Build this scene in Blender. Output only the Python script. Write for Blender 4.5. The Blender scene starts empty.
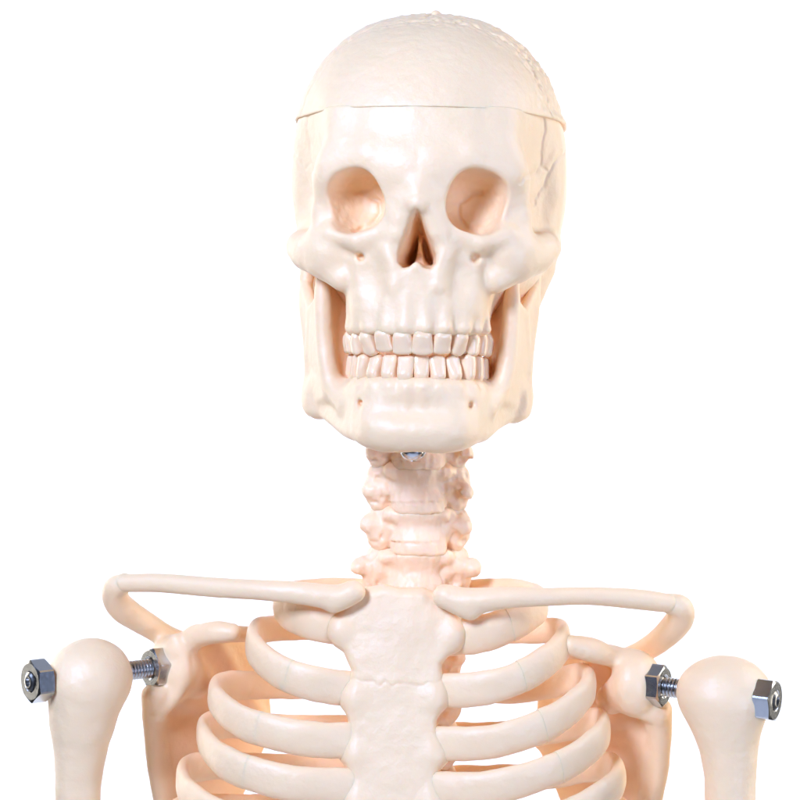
import bpy, math, time
from concurrent.futures import ThreadPoolExecutor
import numpy as np
from mathutils import Vector

T0 = time.time()
S = 0.0003            # metres per modelling unit (one unit is about a third of a millimetre)
D = 2400.0            # camera distance in units
PSI = math.radians(4.5)   # the model stands turned a little to the viewer's left
F = np.float32
rng = np.random.default_rng(7)
scene = bpy.context.scene
COL = scene.collection

# ------------------------------------------------------------------ placing
def W(px, py, y):
    """A point of the torso: picture column and row at depth y behind the neck plane (turned with the model)."""
    Y = y - (px - 405) * math.sin(PSI)
    k = (D + Y) / D
    return np.array([(px - 400) * k, Y, (400 - py) * k])

def rotz(a):
    c, s = math.cos(a), math.sin(a)
    return np.array([[c, -s, 0], [s, c, 0], [0, 0, 1.0]])
def roty(a):
    c, s = math.cos(a), math.sin(a)
    return np.array([[c, 0, s], [0, 1.0, 0], [-s, 0, c]])
HEAD_R = roty(math.radians(1.0)) @ rotz(-PSI)
HEAD_O = np.array([27.0, 0.0, 150.0])
def head(v):
    return np.asarray(v) @ HEAD_R.T + HEAD_O

# ------------------------------------------------------------------ distance fields
def smin(a, b, k):
    h = np.maximum(k - np.abs(a - b), 0) / k
    return np.minimum(a, b) - h * h * k * F(0.25)
def smax(a, b, k):
    return -smin(-a, -b, k)
def ln(v):
    return np.sqrt(np.einsum('ij,ij->i', v, v))
def ell(p, c, r, R=None):
    q = p - np.asarray(c, F)
    if R is not None: q = q @ np.asarray(R, F)
    r = np.asarray(r, F)
    a = q / r; k0 = ln(a); k1 = ln(a / r)
    return k0 * (k0 - 1) / np.maximum(k1, F(1e-6))
def sell(p, c, r, n, R=None):
    q = p - np.asarray(c, F)
    if R is not None: q = q @ np.asarray(R, F)
    r = np.asarray(r, F)
    a = np.abs(q / r) + F(1e-5)
    k0 = np.power(np.power(a, n).sum(1), 1.0 / n)
    g = np.power(a, n - 1) / r * np.power(k0, 1 - n)[:, None]
    return (k0 - 1) / np.maximum(ln(g), F(1e-6))
def cap(p, a, b, r1, r2=None):
    if r2 is None: r2 = r1
    a = np.asarray(a, F); b = np.asarray(b, F); ba = b - a
    h = np.clip(((p - a) @ ba) / F(ba @ ba), 0, 1)
    return ln(p - a - h[:, None] * ba) - (r1 + (r2 - r1) * h)
def chain(p, pts, k=6.0):
    """pts: (x,y,z,r) list"""
    d = None
    for a, b in zip(pts[:-1], pts[1:]):
        e = cap(p, a[:3], b[:3], a[3], b[3])
        d = e if d is None else (smin(d, e, k) if k else np.minimum(d, e))
    return d
def dense(pts, n=7):
    return [tuple(r) for r in catmull(np.array(pts, float), n)]
def catmull(P, n):
    P = np.asarray(P, float)
    P = np.vstack([2 * P[0] - P[1], P, 2 * P[-1] - P[-2]])
    out = []
    for i in range(1, len(P) - 2):
        t = np.linspace(0, 1, n, endpoint=False)[:, None]
        a, b, c, d = P[i - 1], P[i], P[i + 1], P[i + 2]
        out.append(0.5 * (2 * b + (c - a) * t + (2 * a - 5 * b + 4 * c - d) * t ** 2 + (3 * b - a - 3 * c + d) * t ** 3))
    out.append(P[-2][None])
    return np.vstack(out)
def tri(p, a, b, c, r):
    a, b, c = (np.asarray(v, F) for v in (a, b, c))
    n = np.cross(b - a, c - a)
    def dot2(v): return np.einsum('ij,ij->i', v, v)
    def edge(s, e):
        se = e - s; q = p - s
        h = np.clip((q @ se) / F(se @ se), 0, 1)
        return dot2(h[:, None] * se - q)
    sg = (np.sign((p - a) @ np.cross(b - a, n).astype(F)) + np.sign((p - b) @ np.cross(c - b, n).astype(F))
          + np.sign((p - c) @ np.cross(a - c, n).astype(F)))
    de = np.minimum(np.minimum(edge(a, b), edge(b, c)), edge(c, a))
    pl = ((p - a) @ n.astype(F)) ** 2 / F(n @ n)
    ins = np.abs(sg) > 2.5
    return np.sqrt(np.where(ins, pl, de)) - r
def rbox(p, c, h, r, R=None):
    q = p - np.asarray(c, F)
    if R is not None: q = q @ np.asarray(R, F)
    q = np.abs(q) - (np.asarray(h, F) - F(r))
    return ln(np.maximum(q, 0)) + np.minimum(q.max(1), 0) - r
def poly2(x, z, P):
    P = np.asarray(P, F); n = len(P)
    d = np.full(x.shape, 1e9, F); s = np.ones(x.shape, F)
    for i in range(n):
        a, b = P[i], P[i - 1]
        ex, ez = b - a
        wx, wz = x - a[0], z - a[1]
        t = np.clip((wx * ex + wz * ez) / (ex * ex + ez * ez), 0, 1)
        d = np.minimum(d, (wx - ex * t) ** 2 + (wz - ez * t) ** 2)
        c1, c2, c3 = z >= a[1], z < b[1], ex * wz > ez * wx
        s = np.where((c1 & c2 & c3) | (~c1 & ~c2 & ~c3), -s, s)
    return s * np.sqrt(d)
def line2(u, v, P):
    d = np.full(u.shape, 1e9, F)
    for a, b in zip(P[:-1], P[1:]):
        eu, ev = b[0] - a[0], b[1] - a[1]
        wu, wv = u - a[0], v - a[1]
        t = np.clip((wu * eu + wv * ev) / (eu * eu + ev * ev), 0, 1)
        d = np.minimum(d, (wu - eu * t) ** 2 + (wv - ev * t) ** 2)
    return np.sqrt(d)
def extrude(d2, w, h, r):
    """round-edged slab: 2-D distance d2, offset w from mid plane, half thickness h"""
    a = d2 + r; b = np.abs(w) - h + r
    return np.minimum(np.maximum(a, b), 0) + np.sqrt(np.maximum(a, 0) ** 2 + np.maximum(b, 0) ** 2) - r
LAT = rng.random((64, 64, 64)).astype(F)
def vnoise(p, s):
    q = p / F(s) + F(1000.37)
    i = np.floor(q).astype(np.int32); f = q - i; f = f * f * (3 - 2 * f)
    i &= 63; j = (i + 1) & 63
    x0, y0, z0, x1, y1, z1 = i[:, 0], i[:, 1], i[:, 2], j[:, 0], j[:, 1], j[:, 2]
    fx, fy, fz = f[:, 0], f[:, 1], f[:, 2]
    def L(a, b, t): return a + (b - a) * t
    return L(L(L(LAT[x0, y0, z0], LAT[x1, y0, z0], fx), L(LAT[x0, y1, z0], LAT[x1, y1, z0], fx), fy),
             L(L(LAT[x0, y0, z1], LAT[x1, y0, z1], fx), L(LAT[x0, y1, z1], LAT[x1, y1, z1], fx), fy), fz) * 2 - 1
def sm(e0, e1, x):
    t = np.clip((x - e0) / (e1 - e0), 0, 1)
    return t * t * (3 - 2 * t)

# ------------------------------------------------------------------ surface nets
POOL = ThreadPoolExecutor(4)
def evalf(f, P):
    if len(P) < 40000: return f(P)
    parts = np.array_split(P, max(4, len(P) // 60000))
    return np.concatenate(list(POOL.map(f, parts)))
def polygonise(f0, lo, hi, h, band=1.7):
    f = lambda P: evalf(f0, P)
    lo = np.asarray(lo, float); hi = np.asarray(hi, float); B = 8
    nb = np.ceil((hi - lo) / (h * B)).astype(int)
    ax = [lo[k] + (np.arange(nb[k]) * B + (B - 1) / 2) * h for k in range(3)]
    cc = np.stack(np.meshgrid(*ax, indexing='ij'), -1).reshape(-1, 3).astype(F)
    cv = f(cc).reshape(nb)
    V = np.repeat(np.repeat(np.repeat(cv, B, 0), B, 1), B, 2).astype(F)
    act = np.argwhere(np.abs(cv) < band * 0.87 * B * h)
    off = np.stack(np.meshgrid(*[np.arange(B)] * 3, indexing='ij'), -1).reshape(-1, 3)
    for s in range(0, len(act), 1500):
        idx = (act[s:s + 1500, None, :] * B + off[None]).reshape(-1, 3)
        V[idx[:, 0], idx[:, 1], idx[:, 2]] = f((lo + idx * h).astype(F))
    V[0], V[-1], V[:, 0], V[:, -1], V[:, :, 0], V[:, :, -1] = (np.maximum(v, 0.5) for v in (V[0], V[-1], V[:, 0], V[:, -1], V[:, :, 0], V[:, :, -1]))
    s = V < 0
    cnt = np.zeros(np.array(s.shape) - 1, np.int8)
    for i in (0, 1):
        for j in (0, 1):
            for k in (0, 1):
                cnt += s[i:s.shape[0] - 1 + i, j:s.shape[1] - 1 + j, k:s.shape[2] - 1 + k]
    cells = np.argwhere((cnt > 0) & (cnt < 8))
    ids = np.full(cnt.shape, -1, np.int32)
    ids[cells[:, 0], cells[:, 1], cells[:, 2]] = np.arange(len(cells))
    corner = {}
    for c in np.ndindex(2, 2, 2):
        q = cells + np.array(c); corner[c] = V[q[:, 0], q[:, 1], q[:, 2]]
    acc = np.zeros((len(cells), 3)); num = np.zeros(len(cells))
    for c in np.ndindex(2, 2, 2):
        for k in range(3):
            if c[k] == 0:
                e = list(c); e[k] = 1; e = tuple(e)
                a, b = corner[c], corner[e]
                m = (a < 0) != (b < 0)
                t = np.where(m, a / np.where(m, a - b, 1), 0)
                q = np.array(c, float)[None].repeat(len(cells), 0); q[:, k] += t
                acc[m] += q[m]; num[m] += 1
    verts = lo + (cells + acc / num[:, None]) * h
    quads = []
    for k in range(3):
        u, v = (k + 1) % 3, (k + 2) % 3
        sl = [slice(1, n - 1) for n in s.shape]; sl[k] = slice(0, s.shape[k] - 1)
        sl2 = list(sl); sl2[k] = slice(1, s.shape[k])
        a, b = s[tuple(sl)], s[tuple(sl2)]
        base = np.array([x.start for x in sl])
        for first, flip in ((a & ~b, False), (~a & b, True)):
            e = np.argwhere(first) + base
            def cid(du, dv):
                q = e.copy(); q[:, u] -= du; q[:, v] -= dv
                return ids[q[:, 0], q[:, 1], q[:, 2]]
            Q = np.stack([cid(0, 0), cid(1, 0), cid(1, 1), cid(0, 1)], 1)
            if flip: Q = Q[:, ::-1]
            quads.append(Q)
    quads = np.concatenate(quads)
    quads = quads[(quads >= 0).all(1)]
    for _ in range(2):                       # pull the vertices exactly onto the surface
        pv = verts.astype(F); e = F(0.35 * h)
        g = np.stack([f(pv + np.eye(3, dtype=F)[k] * e) - f(pv - np.eye(3, dtype=F)[k] * e) for k in range(3)], 1) / (2 * e)
        d = f(pv); gl = np.maximum((g * g).sum(1), 0.25)
        step = -(d / gl)[:, None] * g
        sl_ = np.linalg.norm(step, axis=1, keepdims=True)
        step *= np.minimum(1, 0.5 * h / np.maximum(sl_, 1e-6))
        verts = verts + step * 0.9
    return verts, quads

# ------------------------------------------------------------------ object building
def make(name, verts, faces, mat, parent=None, smooth=True, sharp=None):
    verts = np.asarray(verts, float) * S
    c = (verts.min(0) + verts.max(0)) / 2
    me = bpy.data.meshes.new(name)
    if isinstance(faces, np.ndarray):
        n = len(faces)
        me.vertices.add(len(verts)); me.vertices.foreach_set('co', (verts - c).astype(F).ravel())
        me.loops.add(n * 4); me.loops.foreach_set('vertex_index', faces.astype(np.int32).ravel())
        me.polygons.add(n); me.polygons.foreach_set('loop_start', np.arange(0, n * 4, 4, dtype=np.int32))
        me.update(calc_edges=True); me.validate()
    else:
        me.from_pydata([tuple(v) for v in verts - c], [], faces); me.update()
    me.polygons.foreach_set('use_smooth', [smooth] * len(me.polygons))
    if sharp: me.set_sharp_from_angle(angle=math.radians(sharp))
    me.materials.append(mat)
    o = bpy.data.objects.new(name, me); COL.objects.link(o)
    o.parent = parent
    pl = Vector(parent['origin_']) if parent is not None else Vector((0, 0, 0))
    o.location = Vector(c) - pl
    o['origin_'] = tuple(c)
    return o
def solid(name, f, lo, hi, h, mat, parent, xf=None):
    v, q = polygonise(f, lo, hi, h)
    if xf is not None: v = xf(v)
    return make(name, v, q, mat, parent)
def bounds(pts, pad):
    P = np.array([p[:3] for p in pts], float)
    return P.min(0) - pad, P.max(0) + pad

# ------------------------------------------------------------------ materials
def bone_material(name, base, bump=0.29, rough=0.48, sss=0.5, scale=0.0014):
    m = bpy.data.materials.new(name); m.use_nodes = True
    nt = m.node_tree; b = nt.nodes['Principled BSDF']
    tc = nt.nodes.new('ShaderNodeNewGeometry')
    n1 = nt.nodes.new('ShaderNodeTexNoise'); n1.inputs['Scale'].default_value = 55; n1.inputs['Detail'].default_value = 5
    nt.links.new(tc.outputs['Position'], n1.inputs['Vector'])
    mix = nt.nodes.new('ShaderNodeMix'); mix.data_type = 'RGBA'
    mix.inputs['A'].default_value = (*[c * 0.96 for c in base[:2]], base[2] * 0.93, 1)
    mix.inputs['B'].default_value = (*[min(1, c * 1.03) for c in base], 1)
    nt.links.new(n1.outputs['Fac'], mix.inputs['Factor'])
    nt.links.new(mix.outputs['Result'], b.inputs['Base Color'])
    n2 = nt.nodes.new('ShaderNodeTexNoise'); n2.inputs['Scale'].default_value = 420; n2.inputs['Detail'].default_value = 4
    n3 = nt.nodes.new('ShaderNodeTexNoise'); n3.inputs['Scale'].default_value = 130; n3.inputs['Detail'].default_value = 2
    for n in (n2, n3): nt.links.new(tc.outputs['Position'], n.inputs['Vector'])
    ad = nt.nodes.new('ShaderNodeMath'); ad.operation = 'MULTIPLY_ADD'; ad.inputs[1].default_value = 1.6
    nt.links.new(n3.outputs['Fac'], ad.inputs[0]); nt.links.new(n2.outputs['Fac'], ad.inputs[2])
    bp = nt.nodes.new('ShaderNodeBump'); bp.inputs['Strength'].default_value = bump; bp.inputs['Distance'].default_value = 0.0008
    nt.links.new(ad.outputs[0], bp.inputs['Height']); nt.links.new(bp.outputs['Normal'], b.inputs['Normal'])
    b.inputs['Roughness'].default_value = rough
    b.inputs['Subsurface Weight'].default_value = sss
    b.inputs['Subsurface Radius'].default_value = (1.0, 0.45, 0.2)
    b.inputs['Subsurface Scale'].default_value = scale
    b.inputs['Specular IOR Level'].default_value = 0.5
    return m
BONE = bone_material('bone_plastic', (0.92, 0.628, 0.358))
NECK = bone_material('neck_plastic', (0.92, 0.64, 0.39), bump=0.4)
TOOTH = bone_material('tooth_plastic', (0.92, 0.628, 0.372), scale=0.001, bump=0.1, rough=0.28)
def metal_material(name, c, rough):
    m = bpy.data.materials.new(name); m.use_nodes = True
    nt = m.node_tree; b = nt.nodes['Principled BSDF']
    b.inputs['Base Color'].default_value = (*c, 1); b.inputs['Metallic'].default_value = 1
    n = nt.nodes.new('ShaderNodeTexNoise'); n.inputs['Scale'].default_value = 900
    g = nt.nodes.new('ShaderNodeNewGeometry'); nt.links.new(g.outputs['Position'], n.inputs['Vector'])
    mr = nt.nodes.new('ShaderNodeMapRange'); mr.inputs['To Min'].default_value = rough * 0.8; mr.inputs['To Max'].default_value = rough * 1.25
    nt.links.new(n.outputs['Fac'], mr.inputs['Value']); nt.links.new(mr.outputs['Result'], b.inputs['Roughness'])
    return m
STEEL = metal_material('plated_steel', (0.58, 0.565, 0.54), 0.24)
ROD = metal_material('threaded_steel', (0.42, 0.40, 0.37), 0.28)

# ------------------------------------------------------------------ the skeleton
root = bpy.data.objects.new('skeleton_model', None); COL.objects.link(root)
root.location = Vector(W(405, 1040, 20)) * S
root['origin_'] = tuple(np.array(W(405, 1040, 20)) * S)
root['label'] = 'cream plastic human skeleton model with bolted shoulder joints before a white backdrop'
root['category'] = 'skeleton model'

# ---------------- skull (head frame: x to the right, y back, z up; origin between the ears)
CUT = 129.0
CASE_C, CASE_R, CASE_N = (0, 28, 75), (138, 172, 160), 2.3
SUTURE = [[(95, 58), (104, 70), (112, 81), (113, 98), (116, 116), (114, 132)], [(112, 81), (119, 77)],
          [(106, 42), (110, 53), (115, 62), (121, 77), (132, 95), (140, 104)]]
def braincase(p):
    q = p.copy(); q[:, 0] = np.abs(q[:, 0])
    d = sell(q, CASE_C, CASE_R, CASE_N)
    d = smax(d, -ell(q, (131, -90, 46), (31, 54, 84)), 30)            # temple hollow
    return d
def skull_f(P):
    p = P.copy(); p[:, 0] = np.abs(p[:, 0])
    x, y, z = p[:, 0], p[:, 1], p[:, 2]
    d = braincase(P)
    # forehead edge running down to the outer corner of the eye
    d = smin(d, chain(p, [(76, -106, 126, 7), (77, -112, 94, 8), (87, -106, 64, 11)]), 22)
    # mid face
    d = smin(d, rbox(p, (0, -78, -22), (64, 50, 62), 22), 18)
    u2 = sell(np.stack([P[:, 0], y, y * 0], 1), (-3, -74, 0), (68.5, 70, 1e5), 2.05)
    d = smin(d, extrude(u2, z + 52, 37, 7), 12)
    # brow
    d = smin(d, chain(p, [(14, -132, 68, 12), (48, -129, 80, 11), (82, -113, 74, 11)]), 22)
    d = smin(d, ell(p, (0, -128, 68), (28, 17, 24)), 20)
    # cheek bone
    d = smin(d, ell(p, (86, -97, -7), (22, 22, 23)), 16)
    d = smin(d, chain(p, [(94, -96, -4, 13), (96, -95, 28, 9), (90, -102, 60, 11)]), 12)
    d = smin(d, chain(p, [(110, -74, -12, 14), (94, -92, -20, 14), (74, -102, -34, 12)]), 10)
    d = smin(d, chain(p, [(104, -82, -6, 16), (117, -62, -2, 15), (121, -30, 1, 12), (122, 5, 3, 9), (119, 35, 5, 11)]), 14)
    # lower orbit rim
    d = smin(d, chain(p, [(30, -130, 10, 8), (58, -126, 0, 8), (84, -112, 8, 9)]), 9)
    # nose bridge and the pillars either side of the opening
    d = smin(d, chain(p, [(0, -134, 68, 11), (0, -142, 48, 11), (0, -148, 35, 11)]), 9)
    d = smin(d, chain(p, [(8, -133, 62, 8), (10, -140, 36, 9), (17, -137, 8, 8)]), 8)
    d = smin(d, chain(p, [(15, -130, 56, 9), (19, -134, 24, 9), (27, -132, -12, 9), (24, -134, -40, 9)]), 10)
    # hollows above the canine tooth and below the cheek
    d = smax(d, -ell(p, (45, -150, -36), (16, 22, 26)), 12)
    # orbit
    a = math.radians(20)
    R = rotz(a) @ roty(math.radians(14))
    po = p.copy(); po[:, 0] = np.abs(P[:, 0] + 3.0)
    xo = po[:, 0]
    ob = sell(po, (59.0, -130, 38), (29.6, 54, 29.8), 2.5, R)
    d = smax(d, -ob, 4.5)
    deep = sm(-112, -96, y) * np.exp(-(ob / 6) ** 2)
    g = line2(xo + vnoise(P, 7), z, [(60, 51), (50, 50), (38, 40), (37, 30), (46, 17), (60, 10)])
    d = d + deep * ((3.2 + vnoise(P, 9) * 1.6) * np.exp(-(g / 3.0) ** 2) - 2.5 * np.exp(-((xo - 54) / 13) ** 2 - ((z - 31) / 14) ** 2) - vnoise(P, 4) * 0.6)
    # nasal opening, septum and spine
    NP = [(0, 26), (4, 20), (8, 10), (13, -2), (17.5, -13), (17.5, -21), (13, -26), (6, -25), (0, -21)]
    nz = poly2(x, z, NP + [(-a, b) for a, b in NP[-2:0:-1]])
    nz = smax(nz + 0.12 * (y + 135), y + 66, 6)
    d = smax(d, -nz, 4)
    d = smin(d, np.maximum(np.maximum(x - 1.4 - 3.6 * sm(0, -26, z), -(y + 108 - 0.25 * (z + 26) + 5 * np.cos(z * 0.3))), np.maximum(y + 50, np.abs(z) - 32)), 4)
    d = smin(d, cap(p, (0, -120, -27), (0, -141, -25), 6, 3), 6)
    # small openings
    d = smax(d, -cap(p, (56, -160, -20), (54.5, -121, -15), 3.7), 4.5)
    # tooth root swellings
    for tx, r in ((9.5, 6.5), (27, 6), (43.5, 7), (54, 6), (61, 6)):
        t = math.asin(min(1, tx / 65.0))
        ax, ay = 68.5 * math.sin(t), -74 - 68 * math.cos(t)
        d = smin(d, cap(p, (ax, ay, -81), (ax * 0.93, ay + 3, -52), r * 0.95, r * 0.45), 6)
    # base, mastoid, pterygoid plates
    d = smin(d, ell(p, (0, 76, -6), (66, 90, 36)), 16)
    d = smin(d, cap(p, (108, 36, -18), (100, 24, -62), 18, 10), 14)
    d = smin(d, rbox(p, (0, -10, -40), (40, 46, 26), 12), 16)
    d = smin(d, rbox(p, (24, -32, -66), (8, 12, 26), 6), 8)
    # sutures of the temple
    m = sm(88, 98, x) * sm(20, -10, y) * np.where(P[:, 0] > 0, 0.62, 0.28)
    g = np.full(x.shape, 1e9, F)
    wob = vnoise(P, 5) * 1.6
    for L in SUTURE: g = np.minimum(g, line2(x + wob * 0.6, z - wob, L))
    d = d + m * (1.5 * np.exp(-(g / 1.5) ** 2) - 0.4 * np.exp(-((g - 4.5) / 2.5) ** 2))
    d = d + vnoise(P, 34) * 0.9 + vnoise(P, 15) * 0.45 + vnoise(P, 7) * 0.22 * sm(60, -20, z)
    d = smax(d, z - CUT, 0.8)
    return d
skull = solid('skull', skull_f, (-156, -176, -112), (156, 216, 134), 1.4, BONE, root, head)
print('skull', time.time() - T0)

def cap_f(P):
    p = P.copy(); p[:, 0] = np.abs(p[:, 0])
    x, y, z = p[:, 0], p[:, 1], p[:, 2]
    d = braincase(P) - 1.2
    d = d - np.where(P[:, 0] > 0, 2.2, 0.9) * sm(CUT + 8, CUT, z) * sm(-110, -40, y)
    w = vnoise(P, 6.0) * 3.5 + vnoise(P, 14) * 5
    cor = y + 62 - 0.10 * x + w                                   # coronal suture
    rough = np.exp(-(cor / 13) ** 2) + 0.75 * sm(0, 26, cor)
    rough = rough * (0.35 + 0.65 * sm(-60, 30, P[:, 0])) * (0.45 + 0.55 * sm(150, 190, z))
    d = d - rough * (vnoise(P, 5.5) * 1.9 + vnoise(P, 3.0) * 0.9 + 0.6)
    sag = x - 2 + vnoise(P, 5) * 4
    d = d + 1.2 * np.exp(-(cor / 2.2) ** 2) + 1.2 * sm(-55, -45, y) * np.exp(-(sag / 2.2) ** 2)
    d = d + vnoise(P, 20) * 0.5 + vnoise(P, 7) * 0.25
    d = smin(d, ell(P, (6, -20, 232.5), (5, 6, 4)), 2)
    d = smax(d, CUT - 2.5 - z, 1.2)
    return d
solid('skull_cap', cap_f, (-150, -156, 122), (150, 212, 250), 1.3, BONE, skull, head)
print('cap', time.time() - T0)

# ---------------- lower jaw
def jaw_f(P):
    p = P.copy(); p[:, 0] = np.abs(p[:, 0]) * (1 + np.where(P[:, 0] > 0, 0.11, -0.01) * sm(-115, -45, p[:, 1]))
    x, y, z = p[:, 0], p[:, 1], p[:, 2]
    ctr = [(0, -126), (14, -125), (27, -121.5), (39, -115), (49, -106), (57, -94), (65, -78), (77, -54), (96, -24)]
    d2 = line2(x, y, ctr) - 12
    t = sm(-100, -10, y)
    zlo = -191 + 23 * t; zhi = -136 + 14 * t
    d = extrude(d2, z - (zlo + zhi) / 2, (zhi - zlo) / 2, 11)
    u2 = sell(np.stack([P[:, 0], y, y * 0], 1), (-2, -68, 0), (65.5, 70, 1e5), 2.05)
    inner = sell(np.stack([x, y, y * 0], 1), (0, -56, 0), (46, 52, 1e5), 2.3)
    al = smax(extrude(u2, z + 153, 24, 7), -inner, 6)
    light_block = smax(extrude(u2 + 12, z + 135, 25, 4), -inner, 4)         # added mass behind the tooth row, stops backdrop light showing through the gaps
    al = np.minimum(al, light_block)
    al = smax(al, y + 50, 6)
    d = smin(d, al, 12)
    d = smin(d, ell(p, (0, -126, -174), (36, 14, 18)), 30)
    d = smin(d, ell(p, (30, -118, -180), (18, 13, 12)), 24)
    d = smax(d, -ell(p, (0, -152, -157), (46, 13, 9)), 18)
    # ascending branch: front ridge, outer plate, inner slope
    rid = [(97, -62, -30, 5.5), (96, -62, -62, 6.5), (93, -63, -100, 7.5), (85, -68, -136, 9), (70, -84, -156, 9)]
    d = smin(d, chain(p, dense(rid, 5), 0), 10)
    A, B_, C_ = (96, -60, -50), (92, -62, -105), (86, -62, -145)
    a, b, c = (119, -4, -40), (112, -6, -110), (108, -12, -154)
    nt = (108, -32, -64)
    outer = None
    for T in ((A, nt, B_), (nt, a, b), (nt, b, B_), (B_, b, C_), (b, c, C_)):
        e = tri(p, *T, 6)
        outer = e if outer is None else np.minimum(outer, e)
    back = chain(p, dense([(118, 8, -16, 9.5), (120, 3, -36, 7), (118, -3, -66, 7), (112, -5, -110, 7.5), (110, -8, -146, 9), (103, -24, -161, 9)], 5), 0)
    outer = smin(outer, back, 5)
    i1, i2, i3 = (80, -26, -42), (74, -28, -84), (68, -46, -138)
    inn = None
    for T in (((96, -60, -58), i1, B_), (i1, i2, B_), (B_, i2, C_), (i2, i3, C_), ((96, -60, -58), i1, (97, -60, -36)),
              (i1, nt, i2), (i2, nt, b), (i2, b, i3), (b, c, i3)):
        e = tri(p, *T, 4.5)
        inn = e if inn is None else np.minimum(inn, e)
    d = smin(d, smin(outer, inn, 6), 8)
    d = smin(d, ell(p, (111, -12, -150), (8, 16, 17)), 10)
    d = smax(d, -cap(p, (58, -140, -157), (52, -116, -154), 2.6), 5)
    for tx, r in ((7.5, 5.5), (22.5, 5.2), (37, 6), (48.5, 5.5), (56, 5)):
        t2 = math.asin(min(1, tx / 61.0))
        ax, ay = 65.5 * math.sin(t2), -68 - 68.5 * math.cos(t2)
        d = smin(d, cap(p, (ax, ay, -138), (ax * 0.97, ay + 3, -158), r * 0.95, r * 0.4), 6)
    return d + vnoise(P, 26) * 0.6 + vnoise(P, 7) * 0.2
jaw = solid('lower_jaw', jaw_f, (-134, -156, -206), (134, 24, 2), 1.25, BONE, root, head)
print('jaw', time.time() - T0)

# ---------------- teeth
def tooth_f(wid, hgt, thick, kind, seed):
    def f(P):
        u, v, w = P[:, 0], P[:, 1], P[:, 2]                      # along the arch, outward, towards the biting edge
        t = np.clip(w / hgt, -0.6, 1.0)
        hw = wid * (0.87 + 0.13 * sm(-0.2, 0.7, t))
        ht = thick * (1.0 - (0.45 * sm(0.1, 1.0, t) if kind in 'ic' else 0.08 * sm(0.4, 1, t)))
        vv = v + 5.0 * sm(6, -6, w) + (0.35 * thick * sm(0.0, 1.0, t) * (1 if kind in 'ic' else 0.2))
        a = np.power(np.power(np.abs(u / hw) + 1e-4, 2.6) + np.power(np.abs(vv / ht) + 1e-4, 2.6), 1 / 2.7)
        d2 = (a - 1) * np.minimum(hw, ht)
        top = hgt
        if kind == 'c': top = hgt - 0.30 * np.abs(u)
        if kind in 'pm': top = hgt - 1.4 * np.exp(-(v / 2.5) ** 2)
        d = smax(d2, w - top, 4.4)
        d = smax(d, -(w + hgt * 0.55), 3)
        return d * 0.8 + vnoise(P + F(seed * 31.7), 7) * 0.35
    return f
def row(name, xs, rx, ry, cy, z0, up, parent, widths, hs, shift=0.0):
    for side in (-1, 1):
        for i, (xx, wd, hg) in enumerate(zip(xs, widths, hs)):
            if xx < rx:
                t = math.asin(xx / rx); ax, ay = rx * math.sin(t), cy - ry * math.cos(t)
                n = np.array([math.sin(t) / rx, -math.cos(t) / ry]); n /= np.linalg.norm(n)
            else:
                ax, ay = rx + 1.5, cy + (xx - rx); n = np.array([1.0, -0.05])
            n[0] *= side
            ax = ax * side + shift
            kind = 'iicppmm'[i]
            th = {'i': 8.5, 'c': 9.5, 'p': 9.5, 'm': 11}[kind]
            vv, q = polygonise(tooth_f(wd, hg, th, kind, i + side * 3), (-15, -15, -17), (15, 15, 32), 0.95)
            tilt = rng.normal(0, 0.028)
            U = np.array([-n[1], n[0], 0]); N = np.array([n[0], n[1], 0]); Z = np.array([0, 0, -1.0 if up else 1.0])
            if np.dot(np.cross(U, N), Z) < 0: U = -U
            U2 = U * math.cos(tilt) + Z * math.sin(tilt); Z2 = Z * math.cos(tilt) - U * math.sin(tilt)
            o = np.array([ax, ay, z0 + rng.normal(0, 0.7)]) + N * rng.normal(0, 0.7)
            make(name, head(vv[:, :1] * U2 + vv[:, 1:2] * N + vv[:, 2:] * Z2 + o), q, TOOTH, parent)
row('upper_tooth', (9.7, 28.0, 43.4, 53.4, 59.2, 62.6, 78), 60.5, 63, -74, -86, True, skull,
    (10.1, 9.7, 8.9, 7.9, 7.6, 8.5, 8.5), (22, 21.3, 23, 21.5, 21.5, 21, 20), shift=-3.0)
row('lower_tooth', (7.6, 23, 37.2, 47.6, 54.6, 60, 74), 57.5, 63, -68, -131, False, jaw,
    (8.1, 8.2, 8.0, 7.5, 7.3, 8.3, 8.5), (24, 24, 24.5, 25, 25, 24.5, 24), shift=-2.0)
print('teeth', time.time() - T0)

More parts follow.
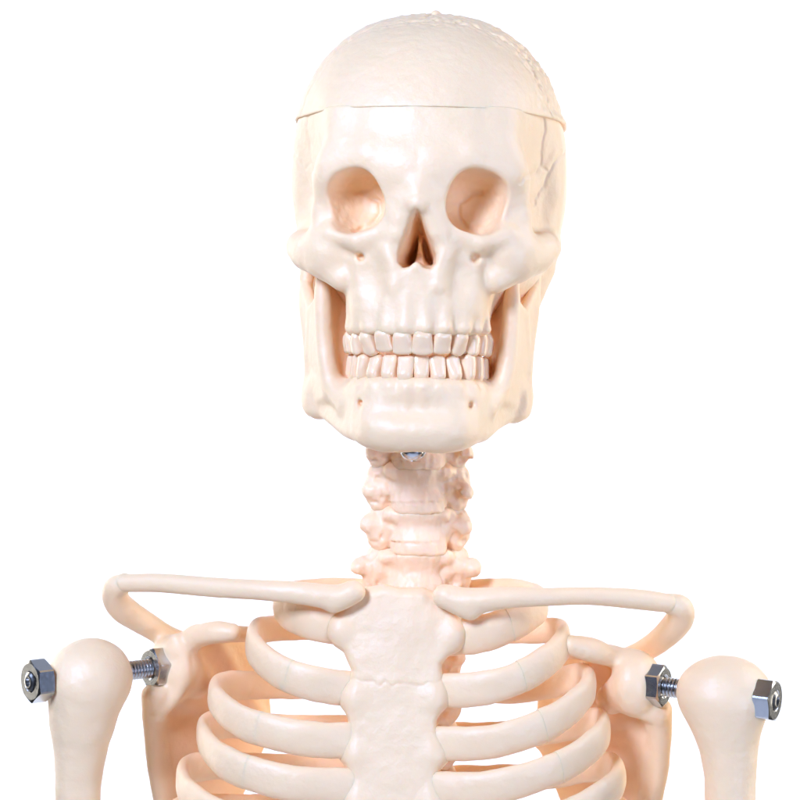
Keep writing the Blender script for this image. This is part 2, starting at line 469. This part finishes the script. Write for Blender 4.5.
# ---------------- neck
def vertebra(name, px, py, y, hb, wb, tl, tr, peak, seed, mat=NECK, disc=10):
    c = W(px, py, y)
    L = W(px - tl, py + peak, y + 8) - c; Rr = W(px + tr, py + peak + 2, y + 8) - c
    def f(P):
        p = P - c.astype(F)
        x, yy, z = p[:, 0], p[:, 1], p[:, 2]
        wz = 1 - 0.18 * np.cos(np.clip(z / hb, -1, 1) * math.pi / 2) ** 2
        a = np.sqrt((x / (wb * wz)) ** 2 + ((yy - 4) / (wb * 0.80 * wz)) ** 2 + 1e-6)
        d = extrude((a - 1) * wb * 0.85, z, hb, 2.2)
        a2 = np.sqrt(((x - 1) / (wb - 0.6)) ** 2 + ((yy - 4) / (wb * 0.8 - 0.4)) ** 2 + 1e-6)
        d = smin(d, extrude((a2 - 1) * wb * 0.85, z + hb + disc / 2, disc / 2 + 1.5, 4.5), 2.5)
        for q, sx in ((L, -1), (Rr, 1)):
            tip = q * 0.86
            d = smin(d, chain(p, [(sx * wb * 0.7, 6, -2, 9), (*tip, 8.5)]), 5)
            d = smin(d, ell(p, q * np.array([0.9, 1, 1]) + np.array([0, -2, -4]), (9, 11, 8)), 5)
            d = smin(d, ell(p, (sx * (wb + 9), 18, -2), (16, 17, hb * 1.7)), 5)
            d = smin(d, ell(p, (sx * (wb * 0.92), 4, hb * 0.8), (10, 14, 9)), 6)      # raised side lip
            d = smax(d, -ell(p, q * 0.74 + np.array([0, -12, 9]), (5, 8, 4)), 4)      # grooves for the nerve
            k = 1.0 if sx > 0 else 0.6
            d = smax(d, -ell(p, (sx * (wb + 8), -8, -hb * 0.75), (7.5 * k, 13, 9 * k)), 3)
            d = smax(d, -ell(p, (sx * (wb + 20), -2, -hb * 1.05), (9, 12, 5 * k)), 3)
        d = smin(d, chain(p, [(0, 20, 0, 12), (0, 56, -8, 10), (0, 92, -18, 8)]), 10)
        str_ = vnoise(np.stack([x, yy, z * 0.28], 1) + F(seed * 17.3), 4.0) * 0.8
        return d + str_ + vnoise(P + F(seed), 11) * 1.2 + vnoise(P + F(seed), 4.5) * 0.35
    lo = c + np.array([-tl - 24, -wb - 14, -hb - 30]); hi = c + np.array([tr + 24, 112, hb + 22])
    return solid(name, f, lo, hi, 1.3, mat, root)
NV = [(415, 362, 30, 16, 27, 50, 50, 2), (417, 402, 32, 16, 27, 50, 50, 2), (418, 443, 34, 17, 28, 48, 52, 6),
      (418, 485, 37, 17, 28.5, 54, 52, 2), (418, 527, 40, 15, 29, 55, 50, -6), (417, 571, 44, 17.5, 31, 64, 62, -8)]
for i, a in enumerate(NV):
    gap = (NV[i + 1][1] - NV[i + 1][3] if i < 5 else 597) - (a[1] + a[3])
    vertebra('neck_vertebra', *a, i, disc=gap + 1.0)
for i in range(10):
    vertebra('chest_vertebra', 411 - i * 1.2, 614 + i * 43, 62 + 60 * min(1, i / 4), 17, 30, 52, 52, -4, 10 + i)
print('neck', time.time() - T0)

# ---------------- breast bone
SP = [W(px, py, -52)[[0, 2]] for px, py in
      [(362, 590), (385, 586), (402, 590), (424, 590), (440, 596), (458, 614), (462, 632), (452, 650), (441, 664), (440, 690),
       (436, 720), (436, 745), (435, 770), (436, 800), (436, 850), (432, 930), (402, 965), (372, 930), (352, 850), (350, 800),
       (351, 770), (350, 745), (350, 720), (348, 692), (352, 670), (344, 652), (332, 634), (334, 620), (348, 600)]]
def sternum_f(P):
    x, y, z = P[:, 0], P[:, 1], P[:, 2]
    y0 = W(400, 640, -40)[1] - 0.14 * (-190 - z) * (1 - 0.0006 * (-190 - z)) - (x + 4) * math.sin(PSI)
    y0 = y0 + 0.0009 * (x + 4) ** 2
    d = extrude(poly2(x, z, SP) - 1.0, y - y0, 13, 9)
    for py in (690, 744, 788, 838, 886):
        for px in (352, 436):
            c = W(px, py, 0); cz = c[2]
            d = smin(d, np.sqrt((x - c[0]) ** 2 + (y - y0 - 1) ** 2 + (z - cz) ** 2) - 13.5, 14)
    c = W(341, 630, -44); d = smin(d, ell(P, c, (14, 14, 17)), 8)
    c = W(452, 636, -44); d = smin(d, ell(P, c, (14, 14, 17)), 8)
    cz = W(400, 684, -60)[2]
    g = z - cz + vnoise(np.stack([x, y * 0, z * 0], 1), 6) * 4.0 - 0.0015 * x * x
    d = d + 0.5 * np.exp(-(g / 1.5) ** 2) - 0.35 * np.exp(-((g - 5) / 4) ** 2)
    return d + vnoise(P, 24) * 0.9 + vnoise(P, 8) * 0.2
solid('breast_bone', sternum_f, W(330, 980, -60) + [-20, -75, 0], W(465, 586, -60) + [20, 70, 14], 1.3, BONE, root)

# ---------------- ribs: a flat oval section swept along a curve
def resample(C, step):
    s = np.concatenate([[0], np.cumsum(np.linalg.norm(np.diff(C, axis=0), axis=1))])
    n = max(4, int(s[-1] / step)); t = np.linspace(0, s[-1], n)
    return np.stack([np.interp(t, s, C[:, k]) for k in range(C.shape[1])], 1)
def sweep(name, C, mat, parent, axis, round_ends=(3, 3), seed=0, nseg=28):
    """C: rows of x,y,z,half height,half thickness"""
    C = resample(C, 2.2)
    P = C[:, :3]; Tn = np.gradient(P, axis=0); Tn /= np.linalg.norm(Tn, axis=1, keepdims=True)
    s = np.concatenate([[0], np.cumsum(np.linalg.norm(np.diff(P, axis=0), axis=1))]); Ltot = s[-1]
    out = P - axis; out[:, 2] = 0
    out -= (out * Tn).sum(1, keepdims=True) * Tn
    out /= np.linalg.norm(out, axis=1, keepdims=True)
    k = np.ones(15) / 15
    out = np.stack([np.convolve(np.pad(out[:, j], 7, 'edge'), k, 'valid') for j in range(3)], 1)
    out -= (out * Tn).sum(1, keepdims=True) * Tn
    out /= np.linalg.norm(out, axis=1, keepdims=True)
    upv = np.cross(Tn, out)
    upv *= np.sign(upv[:, 2:3] + 1e-9)
    th = np.linspace(0, 2 * math.pi, nseg, endpoint=False)
    ct, st = np.cos(th), np.sin(th)
    e = 2 / 2.35
    cu, cv = np.sign(ct) * np.abs(ct) ** e, np.sign(st) * np.abs(st) ** e
    V = []
    for i in range(len(P)):
        f = 1.0
        for dist, r in ((s[i], round_ends[0]), (Ltot - s[i], round_ends[1])):
            if r > 0 and dist < r: f *= math.sqrt(max(0.0, 1 - (1 - dist / r) ** 2)) * 0.999 + 0.001
        rr = (C[i, 4] * cu)[:, None] * out[i] + (C[i, 3] * cv)[:, None] * upv[i]
        V.append(P[i] + rr * f)
    V = np.array(V); n = len(P)
    fl = V.reshape(-1, 3)
    nz = (vnoise((fl + seed * 91).astype(F), 20) * 0.9 + vnoise((fl + seed * 57).astype(F), 8) * 0.3)
    ctr = np.repeat(P, nseg, 0); dr = fl - ctr; dl = np.linalg.norm(dr, axis=1, keepdims=True)
    fl = fl + dr / np.maximum(dl, 1e-6) * np.minimum(1, dl / 6) * nz[:, None]
    i, j = np.meshgrid(np.arange(n - 1), np.arange(nseg), indexing='ij')
    a = i * nseg + j; b = i * nseg + (j + 1) % nseg
    faces = np.stack([a, b, b + nseg, a + nseg], -1).reshape(-1, 4)
    faces = [tuple(int(q) for q in r) for r in faces] + [tuple(range(nseg - 1, -1, -1)), tuple(range((n - 1) * nseg, n * nseg))]
    # keep the normals outward
    q = faces[len(faces) // 2]
    nrm = np.cross(fl[q[1]] - fl[q[0]], fl[q[2]] - fl[q[0]])
    if np.dot(nrm, fl[q[0]] - ctr[q[0]]) < 0: faces = [f[::-1] for f in faces]
    return make(name, fl, faces, mat, parent, sharp=50)
AXIS = W(405, 700, 55)
def rib(pts, split, seed):
    left = split < 405
    pts = [(pts[0][0] + (11 if left else -9), pts[0][1], pts[0][2] + 10, *pts[0][3:])] + pts[1:]
    C = np.array([[*W(px, py, y), a * 1.07, b * 0.93] for px, py, y, a, b in pts])
    C = resample(catmull(C, 24), 1.0)
    # where the cartilage meets the bone
    s = int(np.argmin(np.abs((C[:, 0] * D / (D + C[:, 1]) + 400) - split) + 1e4 * (np.arange(len(C)) > len(C) * 0.5)))
    r = sweep('rib', C[s:], BONE, root, AXIS, (0.1 if left else 0.25, 3), seed)
    cart = C[:s + 11].copy()
    cart[:, 3:] *= 0.992 if left else 0.96
    sweep('rib_cartilage', cart, BONE, r, AXIS, (9, 0.3), seed)
LR = [
    [(348, 628, -44, 18, 10), (316, 622, -42, 18, 10), (290, 612, -20, 18, 9), (281, 602, 10, 15, 8), (300, 592, 55, 12, 7), (350, 588, 85, 10, 7), (388, 592, 85, 9, 7)],
    [(350, 690, -56, 17, 9), (310, 683, -60, 16.5, 9), (272, 667, -42, 16, 8.5), (253, 645, -6, 15, 8), (262, 630, 40, 13, 7), (310, 628, 100, 12, 7), (388, 630, 112, 10, 7)],
    [(351, 741, -66, 17, 9), (300, 738, -72, 16.5, 9), (244, 723, -52, 16, 8.5), (216, 700, -8, 15, 8), (226, 686, 45, 14, 7), (290, 686, 118, 13, 7), (388, 684, 140, 10, 7)],
    [(351, 786, -74, 17, 9), (290, 783, -80, 16.5, 9), (232, 766, -60, 16, 8.5), (205, 741, -10, 15, 8), (214, 725, 45, 14, 7), (285, 727, 125, 13, 7), (388, 727, 158, 10, 7)],
    [(351, 836, -80, 17, 9), (275, 832, -86, 16.5, 9), (212, 812, -64, 16, 8.5), (184, 786, -10, 15, 8), (196, 767, 48, 14, 7), (275, 767, 130, 13, 7), (388, 769, 165, 10, 7)],
    [(351, 884, -84, 17, 9), (265, 878, -90, 16.5, 9), (200, 858, -66, 16, 8.5), (172, 832, -10, 15, 8), (184, 810, 50, 14, 7), (270, 808, 135, 13, 7), (388, 811, 168, 10, 7)],
]
RR = [
    [(448, 639, -44, 18, 10), (490, 632, -44, 18, 10), (525, 616, -24, 17, 9), (541, 603, 10, 15, 8), (520, 592, 55, 12, 7), (470, 590, 85, 10, 7), (434, 594, 85, 9, 7)],
    [(438, 691, -56, 17, 9), (490, 687, -62, 16.5, 9), (535, 669, -46, 16, 8.5), (562, 645, -6, 15, 8), (556, 631, 40, 13, 7), (505, 632, 100, 12, 7), (434, 634, 112, 10, 7)],
    [(436, 744, -66, 17, 9), (490, 742, -72, 16.5, 9), (550, 722, -54, 16, 8.5), (586, 693, -10, 15, 8), (580, 678, 45, 14, 7), (520, 690, 118, 13, 7), (434, 690, 140, 10, 7)],
    [(436, 790, -74, 17, 9), (490, 788, -80, 16.5, 9), (560, 767, -62, 16, 8.5), (600, 738, -12, 15, 8), (594, 722, 45, 14, 7), (530, 733, 125, 13, 7), (434, 733, 158, 10, 7)],
    [(436, 840, -80, 17, 9), (500, 836, -86, 16.5, 9), (576, 812, -66, 16, 8.5), (616, 784, -12, 15, 8), (606, 766, 48, 14, 7), (540, 776, 130, 13, 7), (434, 776, 165, 10, 7)],
    [(436, 888, -84, 17, 9), (510, 882, -90, 16.5, 9), (586, 858, -68, 16, 8.5), (626, 832, -12, 15, 8), (614, 810, 50, 14, 7), (545, 818, 135, 13, 7), (434, 818, 168, 10, 7)],
]
for i, p in enumerate(LR): rib(p, (302, 292, 262, 250, 240, 235)[i], i)
for i, p in enumerate(RR): rib(p, (506, 519, 540, 557, 570, 580)[i], i + 20)
print('ribs', time.time() - T0)

# ---------------- collar bones
def chain_solid(name, pts, h=1.2, k=0, noise=0.22, extra=None, mat=BONE):
    Q = [(*W(px, py, y), r) for px, py, y, r in pts]
    if k == 0: Q = dense(Q)
    def f(P):
        d = chain(P, Q, k)
        if extra is not None: d = extra(P, d)
        return d + vnoise(P, 16) * noise + vnoise(P, 6) * noise * 0.3
    lo, hi = bounds(Q, max(q[3] for q in Q) + 14)
    return solid(name, f, lo, hi, h, mat, root)
def lclav(P, d):
    a = W(352, 592, -62); b = W(334, 604, -62)
    return smin(d, cap(P, a, b, 10, 8), 8)
chain_solid('collar_bone', [(356, 592, -60, 8), (335, 597, -62, 12), (300, 593, -64, 11), (260, 590, -58, 10), (210, 587, -35, 9.8), (160, 583, -12, 9.5), (124, 583, 4, 9)], extra=lclav)
def rclav(P, d):
    a = W(446, 597, -62); b = W(470, 611, -62)
    return smin(d, cap(P, a, b, 10, 9), 8)
chain_solid('collar_bone', [(444, 596, -60, 10), (470, 601, -62, 13), (505, 598, -64, 10.5), (545, 597, -58, 9), (590, 596, -35, 8.8), (635, 599, -12, 10), (668, 603, 4, 9.5)], extra=rclav)

# ---------------- shoulder blades
def blade(side):
    if side < 0:
        G, N = W(162, 667, 40), np.array([-0.78, -0.62, 0.06])
        pl = dict(g=(158, 694, 42), c=(212, 634, 62), s=(262, 640, 135), m=(268, 730, 172), i=(190, 905, 140))
        lat = [(156, 694, 34, 15), (154, 730, 50, 11), (161, 790, 78, 10), (186, 900, 132, 10)]
        top = [(176, 648, 32, 12), (200, 636, 36, 11), (226, 634, 40, 9), (246, 634, 60, 8)]
        cor = [(196, 636, 28, 11), (216, 632, 14, 11), (232, 632, 8, 9)]
        acr = [(124, 583, 6, 10), (115, 590, 14, 13), (120, 606, 30, 14), (144, 623, 58, 13), (176, 640, 86, 11), (235, 655, 130, 8)]
        rim = [(176, 640, 26, 6), (184, 660, 24, 5), (180, 690, 30, 6), (160, 712, 34, 7)]
    else:
        G, N = W(651, 685, 24), np.array([0.85, -0.52, 0.05])
        pl = dict(g=(654, 712, 42), c=(598, 654, 62), s=(545, 650, 135), m=(540, 740, 172), i=(616, 920, 140))
        lat = [(657, 710, 34, 15), (660, 745, 50, 11), (653, 800, 78, 10), (622, 915, 132, 10)]
        top = [(634, 664, 30, 12), (612, 656, 36, 11), (586, 652, 44, 9), (560, 650, 60, 8)]
        cor = [(608, 656, 22, 10), (592, 650, 6, 12.5), (571, 645, -6, 10)]
        acr = [(668, 603, 6, 10), (680, 608, 14, 13), (678, 622, 30, 14), (660, 640, 58, 13), (632, 656, 86, 11), (575, 672, 130, 8)]
        rim = [(620, 664, 30, 6), (626, 690, 24, 6), (642, 712, 24, 6), (660, 718, 28, 7)]
    w = {k: W(*v) for k, v in pl.items()}
    ch = lambda L: [(*W(a, b, c), r) for a, b, c, r in L]
    lat, top, cor, acr, rim = (dense(ch(q)) for q in (lat, top, cor, acr, rim))
    N = N / np.linalg.norm(N)
    def f(P):
        d = tri(P, w['g'], w['c'], w['m'], 4.5)
        d = smin(d, tri(P, w['c'], w['s'], w['m'], 4.5), 10)
        d = smin(d, tri(P, w['g'], w['m'], w['i'], 4.5), 10)
        d = smin(d, chain(P, lat, 0), 12)
        d = smin(d, chain(P, top, 0), 10)
        d = smin(d, chain(P, cor, 0), 8)
        q = P - G.astype(F); a = q @ N.astype(F)
        rad = np.sqrt(np.maximum((q * q).sum(1) - a * a, 1e-6))
        pad = (np.sqrt(((a + 15) * 1.45) ** 2 + rad * rad) - 33) * 0.8
        pad = smin(pad, cap(P, G - N * 14, G - N * 44 + np.array([0, 0, -14]), 26, 16), 10)
        d = smin(d, pad, 9)
        d = d + 5.0 * np.exp(-((rad / 22) ** 4)) * sm(-20, -8, a)   # shallow socket
        d = smin(d, chain(P, rim, 0), 5)
        d = smin(d, chain(P, acr, 0), 9)
        return d + vnoise(P, 26) * 0.6 + vnoise(P, 7) * 0.2
    pts = list(w.values()) + lat + top + cor + acr + [G + 30, G - 30]
    lo, hi = bounds(pts, 22)
    solid('shoulder_blade', f, lo, hi, 1.5, BONE, root)
    return G, N
GL, NL = blade(-1)
GR, NR = blade(1)
print('blades', time.time() - T0)

# ---------------- upper arms
chain_solid('upper_arm_bone', [(86, 690, -32, 36), (83, 716, -29, 34), (81, 742, -26, 28), (79, 772, -23, 24), (78, 805, -20, 22.5), (79, 880, -12, 21.5), (80, 1010, -6, 23)], h=1.5, noise=0.5,
            extra=lambda P, d: smin(d, ell(P, W(91, 676, -30), (41, 36, 38)), 16))
chain_solid('upper_arm_bone', [(727, 706, -8, 36), (727, 722, -7, 35), (729, 745, -6, 29.5), (730, 772, -5, 26), (730, 805, -4, 24.5), (731, 890, 0, 23), (731, 1020, 2, 25)], h=1.5, noise=0.5,
            extra=lambda P, d: smin(d, ell(P, W(724, 693, -6), (47, 38, 37)), 16))

# ---------------- bolts and nuts
def frame(axis):
    a = axis / np.linalg.norm(axis); u = np.cross(a, [0, 0, 1.0]); u /= np.linalg.norm(u)
    return a, u, np.cross(u, a)
def lathe(name, prof, c, axis, mat, parent, n=64, radf=None, sharp=40, close=True):
    """prof: (offset along axis, radius); first and last rings are capped"""
    a, u, v = frame(axis); V = []
    th = np.linspace(0, 2 * math.pi, n, endpoint=False)
    for h, r in prof:
        rr = np.full(n, float(r)) if radf is None else radf(h, r, th)[0]
        hh = np.full(n, float(h)) if radf is None else radf(h, r, th)[1]
        V.append(c + hh[:, None] * a + (rr * np.cos(th))[:, None] * u + (rr * np.sin(th))[:, None] * v)
    m = len(prof); V = np.vstack(V); Fc = []
    for i in range(m - 1):
        for j in range(n):
            Fc.append((i * n + j, i * n + (j + 1) % n, (i + 1) * n + (j + 1) % n, (i + 1) * n + j))
    if close: Fc += [tuple(range(n - 1, -1, -1)), tuple(range((m - 1) * n, m * n))]
    else:
        for j in range(n): Fc.append(((m - 1) * n + j, (m - 1) * n + (j + 1) % n, (j + 1) % n, j))
    o = make(name, V, Fc, mat, parent, sharp=sharp)
    import bmesh
    bm = bmesh.new(); bm.from_mesh(o.data); bmesh.ops.recalc_face_normals(bm, faces=bm.faces); bm.to_mesh(o.data); bm.free()
    o.data.set_sharp_from_angle(angle=math.radians(sharp))
    return o
def nut(c, axis, ap, th_, hole, parent, turn, name='hex_nut'):
    def radf(h, r, th):
        if r != 'hex': return np.full(len(th), float(r)), np.full(len(th), float(h))
        k = (th + turn) % (math.pi / 3) - math.pi / 6
        R = np.minimum(ap / np.cos(k), ap * 1.135)
        drop = np.maximum(R - ap * 0.97, 0) * 0.35
        return R, np.full(len(th), float(h)) - np.sign(h) * drop
    t = th_ / 2
    prof = [(t - 2.2, hole), (t, hole + 2.0), (t, ap * 0.95), (t - 0.3, 'hex'), (-t + 0.3, 'hex'), (-t, ap * 0.95), (-t, hole + 2.0), (-t + 2.2, hole)]
    return lathe(name, prof, c, axis, STEEL, parent, n=72, radf=radf, sharp=12, close=False)
def bolt(G, N, outer, r, ap, turn):
    d = outer - G; L = np.linalg.norm(d); d = d / L
    prof = []; h = -16.0; pitch = 3.6
    while h < L + 8:
        for dh, q in ((0, -1.3), (0.9, -1.3), (1.7, 0.0), (2.5, 0.0)): prof.append((h + dh, r + q))
        h += pitch
    prof += [(h, r - 2.0), (h + 1.2, r - 3.4), (h + 1.0, r - 5.0), (h - 2.0, r - 6.2)]
    b = lathe('shoulder_bolt', prof, G, d, ROD, root, n=40, sharp=60)
    nut(G + d * 5.5, d + N * 0.2, ap, 17, r + 0.4, b, turn)
    nut(outer - d * 1.0, d, ap, 18, r - 0.9, b, turn + 0.35)
    return b
bolt(GL + NL * 1.0, NL, W(37, 681, -58), 9.8, 19, 0.2)
bolt(GR + NR * 1.0, NR, W(768, 700, -26), 9.8, 19, 0.5)
# dome headed screw under the chin, going up into the skull base
c = W(413, 451, -36)
prof = [(150, 5), (6, 5), (5.5, 13.2), (3.6, 13.8), (1.6, 13.2), (-2, 12.6), (-6.5, 10.2), (-9.0, 6.5), (-9.8, 3.2), (-7.2, 2.8)]
lathe('dome_screw', prof, c, np.array([0, 0.12, 1.0]), STEEL, root, n=48, sharp=40)
print('all', time.time() - T0)

for o in list(bpy.data.objects):
    if 'origin_' in o: del o['origin_']

# ------------------------------------------------------------------ white studio backdrop
def backdrop():
    n = 24; prof = []
    zf, yb, R = -2400.0, 2600.0, 1200.0
    prof.append((-2600, zf))
    for i in range(n + 1):
        a = i / n * math.pi / 2
        prof.append((yb - R + R * math.sin(a), zf + R - R * math.cos(a)))
    prof.append((yb, 4200))
    V = []; Fc = []
    for y, z in prof: V += [(-2300, y, z), (2300, y, z)]
    for i in range(len(prof) - 1): Fc.append((2 * i, 2 * i + 1, 2 * i + 3, 2 * i + 2))
    m = bpy.data.materials.new('backdrop_paper'); m.use_nodes = True
    b = m.node_tree.nodes['Principled BSDF']
    tn = m.node_tree.nodes.new('ShaderNodeTexNoise'); tn.inputs['Scale'].default_value = 4
    cr = m.node_tree.nodes.new('ShaderNodeValToRGB')
    cr.color_ramp.elements[0].color = (0.86, 0.86, 0.86, 1); cr.color_ramp.elements[1].color = (0.9, 0.9, 0.9, 1)
    m.node_tree.links.new(tn.outputs['Fac'], cr.inputs['Fac']); m.node_tree.links.new(cr.outputs['Color'], b.inputs['Base Color'])
    b.inputs['Roughness'].default_value = 0.9; b.inputs['Specular IOR Level'].default_value = 0.1
    o = make('backdrop', V, Fc, m, None)
    o['kind'] = 'structure'
    del o['origin_']
backdrop()

# ------------------------------------------------------------------ light
w = bpy.data.worlds.new('World'); scene.world = w; w.use_nodes = True
bg = w.node_tree.nodes['Background']; bg.inputs['Color'].default_value = (1, 0.985, 0.97, 1); bg.inputs['Strength'].default_value = 0.015
def lamp(name, loc, target, sx, sy, power, col=(1, 1, 1)):
    l = bpy.data.lights.new(name, 'AREA'); l.shape = 'RECTANGLE'; l.size = sx * S; l.size_y = sy * S
    l.energy = power; l.color = col
    o = bpy.data.objects.new(name, l); COL.objects.link(o)
    o.location = Vector(loc) * S
    o.rotation_euler = (Vector(target) - Vector(loc)).to_track_quat('-Z', 'Y').to_euler()
lamp('backdrop_lamp', (-2300, 1750, 300), (-200, 2600, -150), 1300, 2600, 6.0, (1.03, 1, 0.93))
lamp('backdrop_lamp', (2300, 800, 300), (200, 2600, -150), 1300, 2600, 7.4, (1.03, 1, 0.93))
COOL = (0.76, 1.0, 1.66)
lamp('key_softbox', (-1500, -2750, 1400), (0, 0, -80), 900, 900, 11.3, COOL)
lamp('fill_softbox', (1600, -2050, -350), (0, 0, 0), 900, 1440, 2.4, COOL)
lamp('side_softbox', (-2300, -500, 1500), (0, 0, 0), 900, 1300, 1.5, COOL)
lamp('side_softbox', (2300, -500, 1500), (0, 0, 100), 900, 1300, 1.9, COOL)

# ------------------------------------------------------------------ camera
cam = bpy.data.cameras.new('camera'); co = bpy.data.objects.new('camera', cam); COL.objects.link(co)
co.location = (0, -D * S, 0); co.rotation_euler = (math.pi / 2, 0, 0)
cam.sensor_width = 36; cam.lens = 36 * D / 800
cam.clip_start = 0.02; cam.clip_end = 50
scene.camera = co
scene.view_settings.view_transform = 'Standard'; scene.view_settings.look = 'None'
scene.view_settings.gamma = 1; scene.view_settings.exposure = 0
scene.render.engine = 'CYCLES'
cy = scene.cycles
cy.use_denoising = True; cy.max_bounces = 12; cy.diffuse_bounces = 8; cy.glossy_bounces = 6
